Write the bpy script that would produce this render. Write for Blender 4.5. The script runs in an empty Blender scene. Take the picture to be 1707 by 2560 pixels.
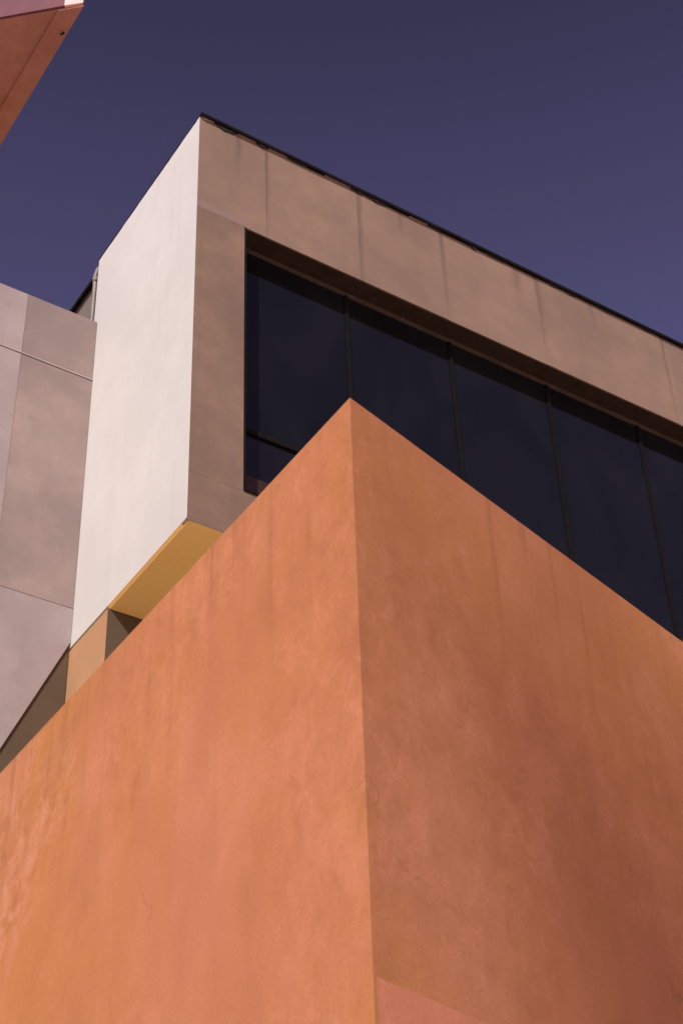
import bpy, bmesh, math, random
from mathutils import Matrix, Vector

random.seed(7)
scene = bpy.context.scene
col = scene.collection

# ------------------------------------------------------------------ camera
cam_data = bpy.data.cameras.new('camera')
cam = bpy.data.objects.new('camera', cam_data)
col.objects.link(cam)
RIGHT = Vector((0.8406277, -0.5405857, -0.0333476))
UP = -Vector((0.3175896, 0.5418643, -0.7781516))
FWD = Vector((0.4387276, 0.6435450, 0.6271905))
m = Matrix.Identity(4)
for r in range(3):
    m[r][0], m[r][1], m[r][2] = RIGHT[r], UP[r], -FWD[r]
m[2][3] = 1.6
cam.matrix_world = m
cam_data.sensor_fit = 'VERTICAL'
cam_data.sensor_height = 36.0
cam_data.lens = 58.287
cam_data.clip_end = 5000
cam_data.dof.use_dof = True
cam_data.dof.focus_distance = 12.5
cam_data.dof.aperture_fstop = 8.0
scene.camera = cam

# ------------------------------------------------------------------ light
SUN_AZ = Vector((-0.75, -0.661))          # towards the sun, seen from above
SUN_EL = math.radians(38)
world = bpy.data.worlds.new('World')
scene.world = world
world.use_nodes = True
wn, wl = world.node_tree.nodes, world.node_tree.links
bg = wn['Background']
sky = wn.new('ShaderNodeTexSky')
sky.sky_type = 'NISHITA'
sky.sun_disc = False
sky.sun_elevation = SUN_EL
sky.sun_rotation = math.atan2(SUN_AZ.x, SUN_AZ.y)
sky.altitude = 300
sky.air_density = 1.0
sky.dust_density = 2.2
sky.ozone_density = 2.5
tint = wn.new('ShaderNodeMix')
tint.data_type = 'RGBA'
tint.blend_type = 'MULTIPLY'
tint.inputs[0].default_value = 1.0
tint.inputs[7].default_value = (0.97, 0.53, 0.67, 1)
wl.new(sky.outputs[0], tint.inputs[6])
# the sky pales towards the horizon all round
tc = wn.new('ShaderNodeTexCoord')
sp = wn.new('ShaderNodeSeparateXYZ')
gr = wn.new('ShaderNodeValToRGB')
gr.color_ramp.interpolation = 'B_SPLINE'
ge = gr.color_ramp.elements
for _ in range(3):
    ge.new(0.5)
for e_, (p_, v_) in zip(ge, ((0.0, 1.0), (0.5, 0.95), (0.70, 0.80), (0.84, 0.34), (1.0, 0.25))):
    e_.position = p_
    e_.color = (v_, v_, v_, 1)
tint2 = wn.new('ShaderNodeMix')
tint2.data_type = 'RGBA'
tint2.blend_type = 'MULTIPLY'
tint2.inputs[0].default_value = 1.0
wl.new(tc.outputs['Generated'], sp.inputs[0])
wl.new(sp.outputs[2], gr.inputs[0])
wl.new(tint.outputs[2], tint2.inputs[6])
wl.new(gr.outputs[0], tint2.inputs[7])
wl.new(tint2.outputs[2], bg.inputs[0])
bg.inputs[1].default_value = 0.15

sun_data = bpy.data.lights.new('sun', 'SUN')
sun_data.energy = 4.2
sun_data.angle = math.radians(1.0)
sun_data.color = (1.0, 0.935, 0.88)
sun = bpy.data.objects.new('sun', sun_data)
col.objects.link(sun)
to_sun = Vector((SUN_AZ.x * math.cos(SUN_EL), SUN_AZ.y * math.cos(SUN_EL), math.sin(SUN_EL)))
sun.rotation_euler = to_sun.to_track_quat('Z', 'Y').to_euler()
sun.location = (-20, -12, 30)

vs = scene.view_settings
vs.view_transform = 'Standard'
vs.look = 'None'
vs.exposure = 0.0
vs.gamma = 1.0
vs.use_curve_mapping = False
scene.cycles.use_denoising = True
scene.cycles.max_bounces = 8
scene.cycles.diffuse_bounces = 5

# ------------------------------------------------------------------ materials
class NT:
    def __init__(self, name):
        self.mat = bpy.data.materials.new(name)
        self.mat.use_nodes = True
        self.n = self.mat.node_tree.nodes
        self.l = self.mat.node_tree.links
        self.b = self.n['Principled BSDF']
        self.geo = self.n.new('ShaderNodeNewGeometry')
    def pos(self, scale=(1, 1, 1), off=(0, 0, 0)):
        mp = self.n.new('ShaderNodeMapping')
        mp.inputs['Scale'].default_value = scale
        mp.inputs['Location'].default_value = off
        self.l.new(self.geo.outputs['Position'], mp.inputs['Vector'])
        return mp.outputs[0]
    def noise(self, vec, scale, detail=4, rough=0.55, dist=0.0):
        t = self.n.new('ShaderNodeTexNoise')
        t.inputs['Scale'].default_value = scale
        t.inputs['Detail'].default_value = detail
        t.inputs['Roughness'].default_value = rough
        t.inputs['Distortion'].default_value = dist
        self.l.new(vec, t.inputs['Vector'])
        return t.outputs['Fac']
    def ramp(self, fac, stops):
        r = self.n.new('ShaderNodeValToRGB')
        els = r.color_ramp.elements
        while len(els) < len(stops):
            els.new(0.5)
        for e, (p, c) in zip(els, stops):
            e.position = p
            e.color = c if len(c) == 4 else (*c, 1)
        self.l.new(fac, r.inputs[0])
        return r.outputs[0]
    def val(self, fac, a, b, lo=0.0, hi=1.0):
        r = self.n.new('ShaderNodeMapRange')
        r.interpolation_type = 'SMOOTHSTEP'
        r.inputs['From Min'].default_value = a
        r.inputs['From Max'].default_value = b
        r.inputs['To Min'].default_value = lo
        r.inputs['To Max'].default_value = hi
        self.l.new(fac, r.inputs['Value'])
        return r.outputs[0]
    def mix(self, fac, a, b, mode='MIX'):
        x = self.n.new('ShaderNodeMix')
        x.data_type = 'RGBA'
        x.blend_type = mode
        for i, v in ((0, fac), (6, a), (7, b)):
            if hasattr(v, 'node'):
                self.l.new(v, x.inputs[i])
            elif i == 0:
                x.inputs[i].default_value = v
            else:
                x.inputs[i].default_value = (*v, 1)
        return x.outputs[2]
    def math(self, op, a, b=None, c=None):
        x = self.n.new('ShaderNodeMath')
        x.operation = op
        for i, v in enumerate((a, b, c)):
            if v is None:
                continue
            if hasattr(v, 'node'):
                self.l.new(v, x.inputs[i])
            else:
                x.inputs[i].default_value = v
        return x.outputs[0]
    def bump(self, height, strength, dist, prev=None):
        b = self.n.new('ShaderNodeBump')
        b.inputs['Strength'].default_value = strength
        b.inputs['Distance'].default_value = dist
        self.l.new(height, b.inputs['Height'])
        if prev is not None:
            self.l.new(prev, b.inputs['Normal'])
        return b.outputs[0]
    def done(self, color, rough=0.9, normal=None, spec=0.3):
        if hasattr(color, 'node'):
            self.l.new(color, self.b.inputs['Base Color'])
        else:
            self.b.inputs['Base Color'].default_value = (*color, 1)
        self.b.inputs['Roughness'].default_value = rough
        self.b.inputs['Specular IOR Level'].default_value = spec
        if normal is not None:
            self.l.new(normal, self.b.inputs['Normal'])
        return self.mat


def concrete(name, base, var=0.10, hue=(0, 0, 0), streak=0.12, bump=0.25, off=(0, 0, 0), joints=None, top=13.0):
    t = NT(name)
    p = t.pos(off=off)
    big = t.noise(p, 0.9, 5, 0.6, 0.4)
    mid = t.noise(p, 4.5, 6, 0.62)
    fine = t.noise(p, 60, 4, 0.7)
    st = t.noise(t.pos((7, 7, 0.35), off), 1.0, 4, 0.6)
    lo = tuple(c * (1 - var) for c in base)
    hi = tuple(min(1, c * (1 + var) + h) for c, h in zip(base, hue))
    c = t.mix(t.val(big, 0.3, 0.7), lo, hi)
    c = t.mix(t.val(mid, 0.35, 0.7, 0, 0.6), c, tuple(x * (1 - 0.8 * var) for x in base))
    c = t.mix(t.val(st, 0.52, 0.75, 0, streak), c, tuple(x * 0.45 for x in base))
    c = t.mix(t.val(fine, 0.35, 0.7, 0, 0.18), c, tuple(x * 0.72 for x in base))
    if joints:
        sx = t.n.new('ShaderNodeSeparateXYZ')
        t.l.new(t.geo.outputs['Position'], sx.inputs[0])
        wob = t.math('MULTIPLY_ADD', t.noise(t.pos((1, 1, 3)), 2.0, 3), 0.05, -0.025)
        xx = t.math('ADD', sx.outputs[0], wob)
        total = None
        for xj, w, ln in joints:
            d = t.math('ABSOLUTE', t.math('SUBTRACT', xx, xj))
            mk = t.val(d, 0.0, w, 1.0, 0.0)
            fade = t.val(sx.outputs[2], top - ln, top, 0.0, 1.0)
            mk = t.math('MULTIPLY', mk, fade)
            total = mk if total is None else t.math('MAXIMUM', total, mk)
        c = t.mix(t.math('MULTIPLY', total, 0.45), c, tuple(x * 0.35 for x in base))
    nb = t.bump(mid, bump * 0.6, 0.02)
    nb = t.bump(fine, bump, 0.004, nb)
    return t.done(c, 0.88, nb)


def stucco(name, base, warm, pink, dark, off=(0, 0, 0), speck=0.0, top=None, worn=()):
    """Pigmented lime plaster: cloudy trowel marks, hue drifting between orange and pink."""
    t = NT(name)
    p = t.pos(off=off)
    cloud = t.noise(p, 0.55, 4, 0.5, 0.2)
    hue = t.noise(t.pos((1, 1, 0.6), (off[0] + 9, off[1], off[2])), 0.7, 4, 0.5, 0.3)
    trow = t.noise(t.pos((1, 1, 0.75), (off[0] - 4, off[1] + 3, off[2])), 2.4, 6, 0.55, 0.25)
    st = t.noise(t.pos((5, 5, 0.5), off), 1.0, 5, 0.6)
    fine = t.noise(p, 90, 3, 0.7)
    c = t.mix(t.val(hue, 0.36, 0.66), warm, pink)
    c = t.mix(t.val(cloud, 0.35, 0.68, 0, 0.75), c, base)
    c = t.mix(t.val(trow, 0.48, 0.76, 0, 0.40), c, tuple(min(1, x * 1.25 + 0.03) for x in pink))
    c = t.mix(t.val(trow, 0.50, 0.25, 0, 0.40), c, dark)
    br = t.noise(t.pos((1.0, 1.0, 0.8), (off[0] + 2, off[1] + 6, off[2])), 9.0, 8, 0.68, 0.5)
    zone = t.noise(t.pos((1, 1, 1), (off[0] + 12, off[1], off[2] + 5)), 0.9, 3, 0.5)
    c = t.mix(t.math('MULTIPLY', t.val(br, 0.50, 0.68), t.val(zone, 0.40, 0.62, 0.06, 0.36)), c, tuple(min(1, x * 1.30 + 0.02) for x in pink))
    c = t.mix(t.math('MULTIPLY', t.val(br, 0.50, 0.34), t.val(zone, 0.40, 0.62, 0.08, 0.36)), c, dark)
    c = t.mix(t.val(st, 0.5, 0.78, 0, 0.28), c, dark)
    c = t.mix(t.val(fine, 0.4, 0.7, 0, 0.36), c, dark)
    if top is not None:
        sz = t.n.new('ShaderNodeSeparateXYZ')
        t.l.new(t.geo.outputs['Position'], sz.inputs[0])
        dr = t.noise(t.pos((13, 13, 0.45), off), 1.0, 5, 0.65)
        k = t.math('MULTIPLY', t.val(dr, 0.52, 0.72), t.val(sz.outputs[2], top - 1.3, top, 0.0, 0.42))
        c = t.mix(k, c, tuple(x * 0.75 for x in dark))
        # hairline cracks
        wv = t.n.new('ShaderNodeTexNoise')
        wv.inputs['Scale'].default_value = 3.0
        wv.inputs['Detail'].default_value = 6
        t.l.new(p, wv.inputs['Vector'])
        wm = t.n.new('ShaderNodeMix')
        wm.data_type = 'VECTOR'
        wm.inputs[0].default_value = 0.35
        t.l.new(p, wm.inputs[4])
        t.l.new(wv.outputs['Color'], wm.inputs[5])
        vo = t.n.new('ShaderNodeTexVoronoi')
        vo.feature = 'DISTANCE_TO_EDGE'
        vo.inputs['Scale'].default_value = 1.1
        t.l.new(wm.outputs[1], vo.inputs['Vector'])
        cz = t.noise(t.pos((1, 1, 1), (31, 4, 9)), 1.1, 2)
        k = t.math('MULTIPLY', t.val(vo.outputs['Distance'], 0.0015, 0.004, 1.0, 0.0), t.val(cz, 0.57, 0.67, 0.0, 0.30))
        c = t.mix(k, c, tuple(x * 0.45 for x in dark))
    for (wx, wy, wz, wr) in worn:
        d = t.n.new('ShaderNodeVectorMath')
        d.operation = 'DISTANCE'
        t.l.new(t.geo.outputs['Position'], d.inputs[0])
        d.inputs[1].default_value = (wx, wy, wz)
        wn_ = t.noise(t.pos((1, 1, 1), (wx, wy, wz)), 7.0, 8, 0.7, 0.6)
        k = t.math('MULTIPLY', t.val(d.outputs['Value'], wr, 0.1 * wr), t.val(wn_, 0.46, 0.66, 0.0, 0.5))
        c = t.mix(k, c, (0.60, 0.31, 0.21))
        k = t.math('MULTIPLY', t.val(d.outputs['Value'], wr, 0.1 * wr), t.val(wn_, 0.46, 0.30, 0.0, 0.6))
        c = t.mix(k, c, dark)
    if speck:
        sp = t.noise(t.pos((1, 1, 1.0), (3, 1, 2)), 22, 3, 0.5)
        msk = t.noise(t.pos((1, 1, 1), (1, 5, 2)), 1.3, 3)
        k = t.math('MULTIPLY', t.val(sp, 0.62, 0.74), t.val(msk, 0.5, 0.65, 0, speck))
        c = t.mix(k, c, tuple(min(1, x * 1.3 + 0.08) for x in pink))
    nb = t.bump(trow, 0.10, 0.03)
    nb = t.bump(t.noise(p, 14, 5, 0.6), 0.08, 0.010, nb)
    nb = t.bump(fine, 0.30, 0.0025, nb)
    return t.done(c, 0.86, nb)


def plain(name, base, rough=0.6, metal=0.0, var=0.15, scale=12, spec=0.4):
    t = NT(name)
    n = t.noise(t.pos(), scale, 5, 0.6)
    c = t.mix(t.val(n, 0.3, 0.7), tuple(x * (1 - var) for x in base), tuple(min(1, x * (1 + var)) for x in base))
    t.b.inputs['Metallic'].default_value = metal
    return t.done(c, rough, t.bump(n, 0.1, 0.004), spec)


WORN = ((2.72, 6.9, 5.45, 0.75), (2.72, 6.45, 5.5, 0.40), (2.72, 6.95, 5.1, 0.55))
JX = [4.716, 5.647, 6.544, 7.633, 9.177]
M_WHITE = concrete('white_render', (0.59, 0.620, 0.580), 0.06, (0, 0, 0), 0.10, 0.05)
M_FRONT = concrete('beige_concrete', (0.228, 0.163, 0.121), 0.13, (0.02, 0.01, 0.0), 0.10, 0.22,
                   joints=[(4.722, .035, 1.5), (4.44, .05, .9), (5.655, .045, 2.0), (6.55, .05, 1.4), (7.645, .06, 1.3),
                           (7.40, .09, .7), (9.185, .035, 1.7), (8.3, .05, .5), (6.1, .04, .5)], top=13.05)
M_PIER = concrete('pier_concrete', (0.200, 0.141, 0.104), 0.20, (0.02, 0.01, 0.0), 0.22, 0.25, off=(3, 7, 1))
M_BAND = concrete('pale_band_concrete', (0.235, 0.170, 0.140), 0.08, off=(2, 2, 2))
M_WING = concrete('grey_concrete', (0.268, 0.222, 0.200), 0.20, (0.02, 0.0, -0.01), 0.12, 0.3, off=(1, 4, 2))
M_WING_PALE = concrete('pale_grey_concrete', (0.325, 0.280, 0.262), 0.15, (0, 0, 0.01), 0.10, 0.3, off=(5, 2, 8))
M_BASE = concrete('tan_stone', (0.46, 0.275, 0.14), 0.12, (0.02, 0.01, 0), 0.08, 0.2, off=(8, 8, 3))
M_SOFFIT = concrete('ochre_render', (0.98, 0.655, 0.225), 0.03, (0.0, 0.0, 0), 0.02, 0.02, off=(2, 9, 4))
M_SHADED_STONE = concrete('shaded_stone', (0.095, 0.070, 0.042), 0.12, (0.02, 0.01, 0), 0.08, 0.2, off=(8, 8, 3))  # darkened copy of the tan stone, shade put into the colour
M_REAR = concrete('dark_grey_render', (0.17, 0.155, 0.135), 0.15, (0, 0, 0), 0.2, 0.3)
M_ORANGE = stucco('terracotta_stucco', (0.440, 0.188, 0.080), (0.450, 0.202, 0.062), (0.455, 0.197, 0.104), (0.325, 0.122, 0.056), speck=0.2, top=6.0,
                  worn=WORN)
M_ORANGE2 = stucco('pink_terracotta_stucco', (0.53, 0.22, 0.125), (0.53, 0.215, 0.105), (0.53, 0.23, 0.145), (0.40, 0.15, 0.08), off=(4, 3, 2))
M_CANOPY = stucco('canopy_stucco', (0.33, 0.16, 0.12), (0.33, 0.15, 0.10), (0.36, 0.18, 0.15), (0.24, 0.10, 0.075), off=(7, 1, 5))
M_PLUM = plain('plum_paint', (0.12, 0.030, 0.045), 0.7, 0, 0.2, 6)
M_LIT_TIP = plain('lit_tip_pink', (0.80, 0.48, 0.46), 0.6, 0, 0.08, 6)
M_METAL = plain('black_metal', (0.007, 0.006, 0.006), 0.8, 0.0, 0.3, 20, 0.1)
M_FRAME2 = plain('bronze_edge', (0.085, 0.060, 0.052), 0.5, 0.0, 0.2, 15)
M_FRAME = plain('dark_bronze', (0.034, 0.017, 0.011), 0.5, 0.0, 0.25, 15)
M_MASTIC = plain('black_mastic', (0.020, 0.020, 0.020), 0.8, 0, 0.3, 30)
M_PIPE = plain('grey_pipe', (0.20, 0.185, 0.165), 0.5, 0, 0.15, 9)
M_TRIM = plain('pale_metal_strip', (0.46, 0.41, 0.385), 0.4, 0.0, 0.1, 3)
M_ROOF = plain('roof_felt', (0.10, 0.095, 0.09), 0.9, 0, 0.2, 8)
M_BOUNCE = plain('pale_bounce', (0.80, 0.70, 0.52), 0.8, 0, 0.06, 4)  # for the added sheet that reflects light onto the soffit
M_GROUND = concrete('sandy_paving', (0.58, 0.45, 0.33), 0.12, (0.02, 0.01, 0), 0.0, 0.3)

g = NT('tinted_glass')
gn = g.noise(g.pos((1, 1, 0.6)), 1.6, 4, 0.55, 0.5)
gc = g.mix(g.val(gn, 0.35, 0.7), (0.005, 0.006, 0.008), (0.008, 0.009, 0.011))
M_GLASS = g.done(gc, 0.04, None, 0.28)
g.b.inputs['IOR'].default_value = 1.5
M_SPANDREL = plain('spandrel_glass', (0.006, 0.006, 0.008), 0.25, 0, 0.2, 3)

# ------------------------------------------------------------------ helpers
def thing(name, label, cat, base, group=None):
    o = bpy.data.objects.new(name, None)
    col.objects.link(o)
    o.location = base
    o.empty_display_size = 0.3
    o['label'] = label
    o['category'] = cat
    if group:
        o['group'] = group
    return o

def world_base(o):
    v = Vector((0, 0, 0))
    while o is not None:
        v += o.location
        o = o.parent
    return v

def build(name, bm, mat, parent=None, bevel=0.0, smooth=False, segs=2):
    """bm is in world coordinates; the mesh is shifted into its parent's frame."""
    if bevel:
        bmesh.ops.bevel(bm, geom=[e for e in bm.edges if e.is_manifold and e.calc_face_angle(0) > 0.3],
                        offset=bevel, segments=segs, profile=0.6, affect='EDGES', clamp_overlap=True)
    bmesh.ops.recalc_face_normals(bm, faces=bm.faces)
    # put the object's own origin at its bounding-box bottom centre
    xs = [v.co for v in bm.verts]
    lo = Vector([min(c[i] for c in xs) for i in range(3)])
    hi = Vector([max(c[i] for c in xs) for i in range(3)])
    org = Vector(((lo.x + hi.x) / 2, (lo.y + hi.y) / 2, lo.z))
    bmesh.ops.translate(bm, verts=bm.verts, vec=-org)
    me = bpy.data.meshes.new(name)
    bm.to_mesh(me)
    bm.free()
    me.materials.append(mat)
    if smooth:
        for p in me.polygons:
            p.use_smooth = True
    o = bpy.data.objects.new(name, me)
    col.objects.link(o)
    o.parent = parent
    o.location = org - world_base(parent)
    return o

def box(bm, x0, x1, y0, y1, z0, z1):
    vs_ = [bm.verts.new((x, y, z)) for z in (z0, z1) for x, y in ((x0, y0), (x1, y0), (x1, y1), (x0, y1))]
    for f in ((3, 2, 1, 0), (4, 5, 6, 7), (0, 1, 5, 4), (1, 2, 6, 5), (2, 3, 7, 6), (3, 0, 4, 7)):
        bm.faces.new([vs_[i] for i in f])
    return bm

def B(*a):
    return box(bmesh.new(), *a)

def prism_z(poly, z0, z1, bm=None):
    bm = bm or bmesh.new()
    a = [bm.verts.new((x, y, z0)) for x, y in poly]
    b = [bm.verts.new((x, y, z1)) for x, y in poly]
    n = len(poly)
    bm.faces.new(a[::-1])
    bm.faces.new(b)
    for i in range(n):
        bm.faces.new((a[i], a[(i + 1) % n], b[(i + 1) % n], b[i]))
    return bm

def prism_y(poly, y0, y1, bm=None):
    """poly of (x, z)"""
    bm = bm or bmesh.new()
    a = [bm.verts.new((x, y0, z)) for x, z in poly]
    b = [bm.verts.new((x, y1, z)) for x, z in poly]
    n = len(poly)
    bm.faces.new(a)
    bm.faces.new(b[::-1])
    for i in range(n):
        bm.faces.new((a[i], b[i], b[(i + 1) % n], a[(i + 1) % n]))
    return bm

def tube(pts, r, n=10):
    bm = bmesh.new()
    rings = []
    for i, p in enumerate(pts):
        p = Vector(p)
        d = (Vector(pts[min(i + 1, len(pts) - 1)]) - Vector(pts[max(i - 1, 0)])).normalized()
        s = d.cross(Vector((0.3, 1, 0.2))).normalized()
        u = s.cross(d)
        rings.append([bm.verts.new(p + r * (math.cos(2 * math.pi * k / n) * s + math.sin(2 * math.pi * k / n) * u)) for k in range(n)])
    for a, b in zip(rings, rings[1:]):
        for k in range(n):
            bm.faces.new((a[k], a[(k + 1) % n], b[(k + 1) % n], b[k]))
    bm.faces.new(rings[0][::-1])
    bm.faces.new(rings[-1])
    return bm

# ------------------------------------------------------------------ ground
gm = bmesh.new()
S = 1500
gm.faces.new([gm.verts.new(c) for c in ((-S, -S, 0), (S, -S, 0), (S, S, 0), (-S, S, 0))])
ground = build('ground', gm, M_GROUND)
ground['kind'] = 'structure'

# ------------------------------------------------------------------ main building (white and beige, overhanging)
X0, Y0, ZT, ZB = 4.066, 7.824, 12.985, 8.645
YW = 9.6346                      # plane of the wing wall
XR = 15.0                        # far right end of the block
YE = 9.715                      # rear end of the white side wall
YR = 15.0                        # back of the block
SILL, HEAD = 9.08, 11.855
WX0 = 4.505                      # window opening starts
TH = 0.08
bld = thing('overhanging_building', 'white and beige concrete block with dark ribbon window and ochre soffit', 'building', (X0, Y0, 0))

# side wall, mitred at the front corner, lower edge chamfered
sw = prism_z([(X0, Y0), (X0, YE), (X0 + TH, YE), (X0 + TH, Y0 + TH)], ZB + 0.02, ZT)
build('side_wall', sw, M_WHITE, bld)
ch = bmesh.new()
pts = [(X0, ZB + 0.0195), (X0 + TH, ZB + 0.0195), (X0 + TH, ZB + 0.001), (X0 + 0.014, ZB + 0.001)]
build('drip_edge', prism_y(pts, Y0 + 0.085, 9.02 - 0.002, ch), M_SOFFIT, bld)

# facade panels above the window
jx = [X0] + JX + [10.35, 11.5, 12.6, 13.8, XR]
GAP = 0.0018
for i in range(len(jx) - 1):
    a = jx[i] + (0 if i == 0 else GAP)
    b = jx[i + 1] - GAP
    dy = 0.0 if i == 0 else random.uniform(-0.0015, 0.0025)
    left = [(a, Y0 + dy), (b, Y0 + dy), (b, Y0 + TH), (a + (TH if i == 0 else 0), Y0 + TH)]
    z0 = HEAD if i else HEAD + 0.10
    pm = prism_z(left, z0, ZT)
    build('facade_panel', pm, M_FRONT, bld, 0 if i == 0 else 0.003, segs=1)
# strip of the first panel above the opening (beside the pale band) and the pale band itself
build('facade_panel', B(WX0 + 0.02, JX[0] - GAP, Y0, Y0 + TH, HEAD, HEAD + 0.0998), M_FRONT, bld)
build('pale_band', prism_z([(X0, Y0 + 0.0002), (WX0 + 0.019, Y0 - 0.001), (WX0 + 0.019, Y0 + TH), (X0 + TH, Y0 + TH)], HEAD + 0.004, HEAD + 0.0985), M_BAND, bld)
# pier and panel below the sill
build('pier', prism_z([(X0, Y0), (WX0, Y0), (WX0, Y0 + TH), (X0 + TH, Y0 + TH)], SILL + 0.002, HEAD + 0.002), M_PIER, bld)
sx = [X0, 5.3, 6.9, 8.5, 10.1, 11.7, 13.3, XR]
for i in range(len(sx) - 1):
    a, b = sx[i] + (0 if i == 0 else GAP), sx[i + 1] - GAP
    build('sill_panel', prism_z([(a, Y0), (b, Y0), (b, Y0 + TH), (a + (TH if i == 0 else 0), Y0 + TH)], ZB, SILL + 0.0005), M_PIER, bld)
# structure behind the panels
core = B(X0 + 0.20, XR - 0.05, Y0 + 0.40, YR, ZB + 0.12, ZT - 0.05)
build('core_wall', core, M_REAR, bld)
build('lintel', B(X0 + 0.12, XR - 0.02, Y0 + 0.085, Y0 + 0.39, HEAD + 0.012, ZT - 0.03), M_REAR, bld)
build('pier_backing', B(X0 + 0.09, WX0 - 0.02, Y0 + 0.085, Y0 + 0.39, ZB + 0.1, HEAD + 0.01), M_REAR, bld)
build('sill_backing', B(WX0 - 0.019, XR - 0.02, Y0 + 0.085, Y0 + 0.39, ZB + 0.1, SILL - 0.03), M_REAR, bld)
build('end_wall', B(XR, XR + 0.1, Y0, YR, ZB, ZT), M_WHITE, bld)
build('roof_deck', B(X0 + 0.09, XR - 0.01, Y0 + 0.09, YR, ZT - 0.028, ZT - 0.004), M_ROOF, bld)
build('soffit', B(X0 + 0.016, XR - 0.01, Y0 + 0.004, YR, ZB - 0.004, ZB - 0.0005), M_SOFFIT, bld)

# coping: thin black metal on the front, thinner along the side
cp = bmesh.new()
n = 60
prev = None
for i in range(n + 1):
    x = X0 + 0.002 + (XR - X0 + 0.006) * i / n
    w = random.uniform(-0.003, 0.003)
    ring = [cp.verts.new(c) for c in ((x, Y0 - 0.030 + w, ZT + 0.002), (x, Y0 - 0.030 + w, ZT + 0.034 + w), (x, Y0 + 0.05, ZT + 0.030), (x, Y0 + 0.05, ZT + 0.002))]
    if prev:
        for k in range(4):
            cp.faces.new((prev[k], prev[(k + 1) % 4], ring[(k + 1) % 4], ring[k]))
    else:
        cp.faces.new(ring[::-1])
    prev = ring
cp.faces.new(prev)
coping = build('coping', cp, M_METAL, bld)
cs = bmesh.new()
prev = None
for i in range(31):
    y = Y0 + 0.052 + (YE - Y0 - 0.054) * i / 30
    w = random.uniform(-0.003, 0.003)
    hgt = 0.007 + (0.010 * random.random() if 10 < i < 17 else 0.0)
    ring = [cs.verts.new(c) for c in ((X0 - 0.004 + w, y, ZT + 0.001), (X0 + 0.2, y, ZT + 0.001), (X0 + 0.2, y, ZT + hgt), (X0 - 0.004 + w, y, ZT + hgt))]
    if prev:
        for k in range(4):
            cs.faces.new((prev[k], prev[(k + 1) % 4], ring[(k + 1) % 4], ring[k]))
    else:
        cs.faces.new(ring[::-1])
    prev = ring
cs.faces.new(prev)
build('side_coping', cs, M_METAL, bld)
# ragged mastic and mortar smears squeezed out under the coping
def smear(x0, x1, drop, mat, name):
    bm = bmesh.new()
    k = max(4, int((x1 - x0) / 0.025))
    top, bot = [], []
    for i in range(k + 1):
        x = x0 + (x1 - x0) * i / k
        e = math.sin(math.pi * i / k) ** 0.4 if 0 < i < k else 0.02
        top.append((x, ZT + 0.001))
        bot.append((x, ZT - 0.8 * drop * e * random.uniform(0.45, 1.0)))
    poly = bot + top[::-1]
    build(name, prism_y(poly, Y0 - 0.0145 + random.uniform(-.004, .002), Y0 + 0.001, bm), mat, bld)
for x0, x1, d in ((4.21, 4.42, .050), (4.62, 4.72, .030), (4.93, 5.12, .018), (5.58, 5.72, .026), (5.74, 5.98, .034), (6.42, 6.55, .022),
                  (6.88, 6.95, .034), (7.05, 7.3, .016), (7.78, 7.92, .022), (8.0, 8.12, .026), (8.35, 8.6, .018), (8.9, 9.1, .016)):
    smear(x0, x1, d, M_MASTIC, 'mastic_smear')
for x0, x1, d in ((4.08, 4.20, .035), (4.43, 4.61, .018), (4.73, 4.92, .014), (5.3, 5.57, .012), (6.2, 6.4, .012)):
    smear(x0, x1, d, M_BAND, 'mortar_smear')

# ribbon window
YG = Y0 + 0.20                    # glass plane
build('window_head', B(WX0 + 0.03, XR - 0.1, Y0 + 0.012, Y0 + 0.26, HEAD - 0.010, HEAD + 0.0105), M_FRAME, bld)
build('window_jamb', B(WX0 + 0.002, WX0 + 0.024, Y0 + 0.004, Y0 + 0.26, SILL + 0.012, HEAD - 0.001), M_METAL, bld)
build('window_sill', B(WX0 + 0.001, XR - 0.1, Y0 - 0.012, Y0 + 0.26, SILL - 0.0015, SILL + 0.011), M_METAL, bld)
TRANSOM = 9.865
MX = [WX0 + 0.03 + 1.0775 * k for k in range(10)]
win = build('window_frame', B(WX0 + 0.026, XR - 0.1, YG - 0.02, YG + 0.05, HEAD - 0.024, HEAD - 0.0105), M_FRAME2, bld)
build('bottom_rail', B(WX0 + 0.026, XR - 0.1, YG - 0.02, YG + 0.05, SILL + 0.0115, SILL + 0.33), M_FRAME, win)
build('transom', B(WX0 + 0.081, MX[1] - 0.017, YG - 0.012, YG + 0.04, TRANSOM - 0.022, TRANSOM + 0.022), M_METAL, win)
for k, x in enumerate(MX):
    w0, w1 = (0, 0.05) if k == 0 else (-0.016, 0.016)
    build('mullion', B(x + w0, x + w1, YG - 0.004, YG + 0.045, SILL + 0.331, HEAD - 0.0245), M_FRAME2 if k == 0 else M_METAL, win)
    if k < len(MX) - 1:
        a, b = x + w1 + 0.001, MX[k + 1] - 0.017
        for z0, z1, mt in (((TRANSOM + 0.0225, HEAD - 0.025, M_GLASS), (SILL + 0.3315, TRANSOM - 0.0225, M_SPANDREL)) if k == 0 else ((SILL + 0.3315, HEAD - 0.025, M_GLASS),)):
            t1, t2 = random.uniform(-.002, .002), random.uniform(-.002, .002)
            pm = bmesh.new()
            q = [(a, YG + 0.012 + t1, z0), (b, YG + 0.012 - t1, z0), (b, YG + 0.012 - t1 + t2, z1), (a, YG + 0.012 + t1 + t2, z1)]
            f0 = [pm.verts.new(c) for c in q]
            f1 = [pm.verts.new((c[0], c[1] + 0.012, c[2])) for c in q]
            pm.faces.new(f0)
            pm.faces.new(f1[::-1])
            for i in range(4):
                pm.faces.new((f0[i], f1[i], f1[(i + 1) % 4], f0[(i + 1) % 4]))
            build('pane', pm, mt, win)

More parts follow.
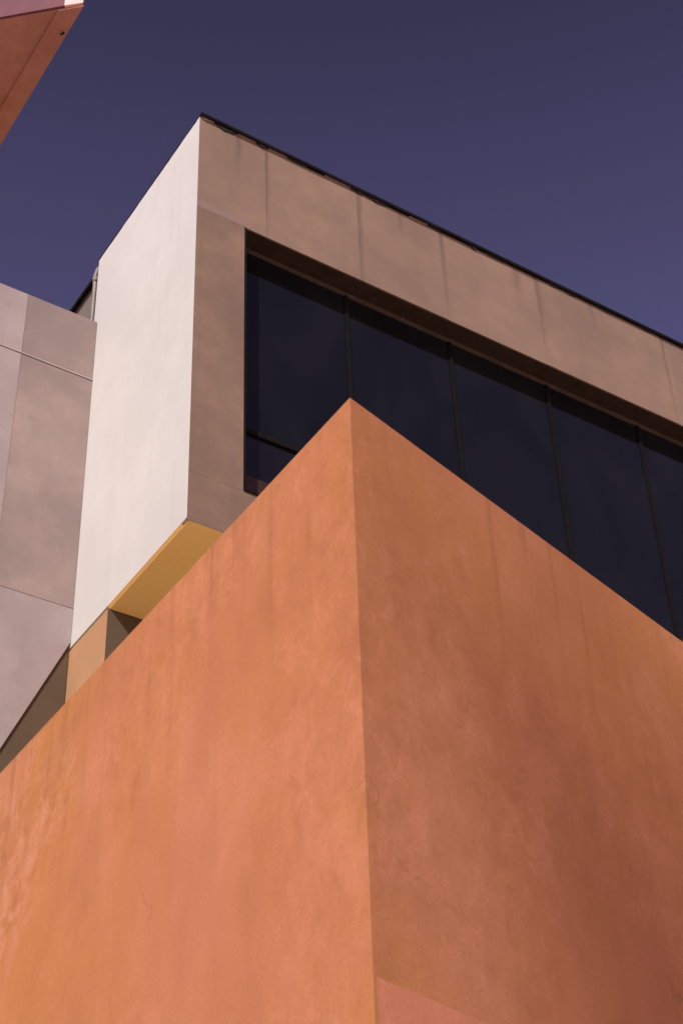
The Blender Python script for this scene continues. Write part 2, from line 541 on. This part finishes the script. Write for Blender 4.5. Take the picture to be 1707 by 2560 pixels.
# lower storey, set back under the overhang, and the rear part of the upper storey with its downpipe
build('base_wall', B(X0 + 0.003, XR - 0.5, 9.02, YR, 0.0, ZB - 0.0045), M_BASE, bld)
build('shade_panel', B(X0 + 0.004, XR - 0.5, 9.012, 9.0195, 0.0, ZB - 0.0048), M_SHADED_STONE, bld)  # thin dark sheet painting in the shade on the front below the overhang
build('rear_wall', B(X0 + 0.10, X0 + 0.18, YE + 0.001, YR, ZB + 0.1, ZT - 0.02), M_REAR, bld)
build('rear_coping', B(X0 + 0.05, X0 + 0.3, YE + 0.001, YR, ZT - 0.019, ZT + 0.02), M_METAL, bld)
px, py = X0 + 0.015, YE + 0.085
pp = [(px, py, 9.0), (px, py, 12.0), (px, py, 12.72), (px - 0.004, py, 12.86), (px + 0.012, py - 0.008, 12.95), (px + 0.05, py - 0.012, 13.01), (px + 0.11, py - 0.012, 13.03)]
pipe = build('downpipe', tube(pp, 0.021, 10), M_PIPE, bld, smooth=True)
build('pipe_collar', tube([(px, py, 12.78), (px, py, 12.83)], 0.028, 10), M_PIPE, pipe, smooth=True)

# ------------------------------------------------------------------ grey wing wall on the left
wing = thing('wing_wall', 'grey concrete wall of stained panels meeting the white block, left of it', 'wall', (0, YW, 0))
WT = 12.115
xl = [-7.5, -5.3, -3.1, -0.9, 1.25, 3.41, X0 - 0.003]
cr = [(11.420, WT), (9.022, 11.402)]
for i in range(len(xl) - 1):
    a, b = xl[i] + 0.0012, xl[i + 1] - (0.0012 if i < len(xl) - 2 else 0)
    for z0, z1 in cr:
        mt = M_WING if i % 2 else M_WING_PALE
        build('wall_panel', B(a, b, YW + random.uniform(0, .002), YW + 0.07, z0, z1 - 0.003), mt, wing)
DZ = 2.296  # slope of the shade edge that the lower panels are cut along
def diag(x):
    return 8.712 - DZ * (4.063 - x)
for i in range(len(xl) - 1):
    a, b = xl[i] + 0.0012, xl[i + 1] - (0.0012 if i < len(xl) - 2 else 0)
    za, zb = max(0.02, diag(a)), max(0.02, diag(b))
    poly = [(a, za), (b, zb), (b, 9.016), (a, 9.016)]
    if za == 0.02 and zb > 0.021:
        xk = 4.063 - (8.712 - 0.02) / DZ
        poly = [(a, 0.02), (xk, 0.02), (b, zb), (b, 9.016), (a, 9.016)]
    build('wall_panel', prism_y(poly, YW + 0.001, YW + 0.07), M_WING_PALE, wing)
build('pale_strip', B(-7.5, X0 - 0.004, YW - 0.006, YW + 0.06, 11.4065, 11.4145), M_TRIM, wing)
build('wall_core', B(-7.5, X0 - 0.003, YW + 0.075, YW + 0.35, 0, WT - 0.03), M_REAR, wing)
build('shade_backing', B(-3.0, X0 - 0.003, YW + 0.018, YW + 0.0745, 0.0, 8.75), M_SHADED_STONE, wing)  # dark backing paints the shaded triangle below the slanted panels

# ------------------------------------------------------------------ terracotta wedge in the foreground
A = (2.7215, 3.9)
ZO = 6.0
dirR = (math.cos(math.radians(15.26)), math.sin(math.radians(15.26)))
Rr = (A[0] + 6.8 * dirR[0], A[1] + 6.8 * dirR[1])
wedge = thing('terracotta_wedge', 'large orange terracotta stucco wedge with a sharp corner, in the foreground', 'building', (A[0], A[1], 0))
body = prism_z([A, Rr, (Rr[0], Rr[1] + 1.5), (A[0] - 0.006, 8.95)], 0.0, ZO)
def batter(bm_):
    # the wedge leans very slightly: its foot lies a little to the left of its top
    for v in bm_.verts:
        v.co.x -= (ZO - v.co.z) * 0.0058
        v.co.y += (ZO - v.co.z) * 0.0037
    return bm_
build('stucco_wall', batter(body), M_ORANGE, wedge, 0.016, segs=3)
build('bounce_sheet', prism_z([(A[0] + 0.12, A[1] + 0.2), (Rr[0] - 0.1, Rr[1] + 0.1), (Rr[0] - 0.1, Rr[1] + 1.4), (A[0] + 0.12, 8.85)], ZO + 0.0005, ZO + 0.02), M_BOUNCE, wedge)  # unseen pale sheet added to bounce sunlight up to the soffit
nr = (dirR[1], -dirR[0])
o1, o2 = 0.007, 0.02
o1 = 0.004
pl = [(A[0] + dirR[0] * 0.0168 + nr[0] * 0.0001, A[1] + dirR[1] * 0.0168 + nr[1] * 0.0001), (A[0] + dirR[0] * 0.16 + nr[0] * o1, A[1] + dirR[1] * 0.16 + nr[1] * o1), (Rr[0] + nr[0] * o1, Rr[1] + nr[1] * o1), (Rr[0] - nr[0] * o2, Rr[1] - nr[1] * o2), (A[0] + dirR[0] * 0.03 - nr[0] * o2, A[1] + dirR[1] * 0.03 - nr[1] * o2)]
build('plinth_band', batter(prism_z(pl, 0.0, 3.637)), M_ORANGE2, wedge)

# ------------------------------------------------------------------ canopy overhead at the top left
ZC = 8.0
tip = (1.552, 4.13)
can = thing('canopy', 'pointed terracotta canopy with plum fascia, projecting overhead', 'canopy', (tip[0], tip[1], ZC))
CW = 0.74
ed = Vector((-0.28, 0.262, 0)).normalized()
nn = Vector((-ed.y, ed.x, 0))
yl = tip[1] + CW * 0.262 / 0.28
build('underside', prism_z([tip, (tip[0], YW - 0.002), (tip[0] - CW, YW - 0.002), (tip[0] - CW, yl)], ZC, ZC + 0.06), M_CANOPY, can)
SW = 0.085
build('edge_strip', prism_z([tip, (tip[0], YW - 0.003), (tip[0] - SW, YW - 0.003), (tip[0] - SW, tip[1] + SW * 0.262 / 0.28)], ZC - 0.010, ZC - 0.0005), M_CANOPY, can)
t3 = Vector((tip[0], tip[1], 0))
a0 = t3 + ed * 0.085
a1 = t3 + ed * (CW / 0.73)
q = [a0 + nn * 0.012, a1 + nn * 0.012, a1 - nn * 0.03, a0 - nn * 0.03]
build('fascia', prism_z([(v.x, v.y) for v in q], ZC + 0.003, ZC + 0.55), M_PLUM, can)
q = [t3 + nn * 0.010, a0 + nn * 0.013, a0 - nn * 0.03, t3 + Vector((-0.001, 0.04, 0))]
build('lit_fascia_tip', prism_z([(v.x, v.y) for v in q], ZC + 0.003, ZC + 0.55), M_LIT_TIP, can)  # pale pink paints the sunlit tip of the fascia
build('roof', prism_z([(tip[0] - 0.05, tip[1] + 0.15), (tip[0] - 0.05, YW - 0.003), (tip[0] - CW + 0.04, YW - 0.003), (tip[0] - CW + 0.04, yl + 0.1)], ZC + 0.0605, ZC + 0.5), M_ROOF, can)
build('hook', tube([(1.535, 4.30, ZC - 0.001), (1.535, 4.30, ZC - 0.02), (1.525, 4.31, ZC - 0.022)], 0.0045, 8), M_METAL, can)

# ------------------------------------------------------------------ unseen tree added behind the viewer to darken the wedge's lower right
def added_shade_tree(base, crown, rad):
    tr = thing('added_shade_tree', 'unseen tree added behind the viewer to shade the terracotta wedge', 'tree', base)
    bx_, by_, _ = base
    cx_, cy_, cz = crown
    lean = [(bx_ + (cx_ - bx_) * (i / 8) ** 1.5, by_ + (cy_ - by_) * (i / 8) ** 1.5, (cz + rad * 0.7) * i / 8) for i in range(9)]
    bm = bmesh.new()
    def limb(pts_, r0, r1, n_=8):
        rings = []
        for i, p in enumerate(pts_):
            p = Vector(p)
            d = (Vector(pts_[min(i + 1, len(pts_) - 1)]) - Vector(pts_[max(i - 1, 0)])).normalized()
            sd = d.cross(Vector((0.31, 0.9, 0.17))).normalized()
            u = sd.cross(d)
            r_ = r0 + (r1 - r0) * i / (len(pts_) - 1)
            rings.append([bm.verts.new(p + r_ * (math.cos(2 * math.pi * q_ / n_) * sd + math.sin(2 * math.pi * q_ / n_) * u)) for q_ in range(n_)])
        for a_, b_ in zip(rings, rings[1:]):
            for q_ in range(n_):
                bm.faces.new((a_[q_], a_[(q_ + 1) % n_], b_[(q_ + 1) % n_], b_[q_]))
    limb(lean, 0.34, 0.05)
    rnd = random.Random(11)
    clumps = []
    for i in range(64):
        d = Vector((rnd.gauss(0, 1), rnd.gauss(0, 1), rnd.gauss(0, 1))).normalized()
        rr = rad * rnd.random() ** 0.45
        c = Vector(crown) + Vector((d.x * rr, d.y * rr, d.z * rr * 1.15))
        clumps.append((c, rnd.uniform(0.35, 0.7)))
        st_ = Vector(lean[rnd.choice((5, 6, 7))])
        limb([st_, st_.lerp(c, 0.5) + Vector((0, 0, 0.25)), c], 0.045, 0.01, 5)
    build('added_trunk', bm, M_BARK, tr, smooth=True)
    lf = bmesh.new()
    for c, r_ in clumps:
        for j in range(260):
            d = Vector((rnd.gauss(0, 1), rnd.gauss(0, 1), rnd.gauss(0, 1))) * r_ * 0.55
            p = c + d
            a_ = Vector((rnd.uniform(-1, 1), rnd.uniform(-1, 1), rnd.uniform(-1, 1))).normalized()
            b_ = a_.cross(Vector((rnd.uniform(-1, 1), rnd.uniform(-1, 1), rnd.uniform(-1, 1)))).normalized()
            L_, W_ = rnd.uniform(0.06, 0.11), rnd.uniform(0.025, 0.045)
            lf.faces.new([lf.verts.new(p + v_) for v_ in (-a_ * L_, b_ * W_, a_ * L_, -b_ * W_)])
    build('added_crown', lf, M_LEAF, tr)
M_BARK = plain('bark', (0.14, 0.10, 0.075), 0.9, 0, 0.3, 9)
M_LEAF = plain('leaves', (0.06, 0.10, 0.035), 0.7, 0, 0.35, 3)
E1 = Vector((-SUN_AZ.y, SUN_AZ.x, 0)).normalized()
E2 = E1.cross(-to_sun)
cpos = Vector((4.2, 4.3, 3.6)) + E1 * 1.75 - E2 * 0.15 + to_sun * 34.0
added_shade_tree((cpos.x - 0.3, cpos.y - 0.4, 0.0), tuple(cpos), 2.1)
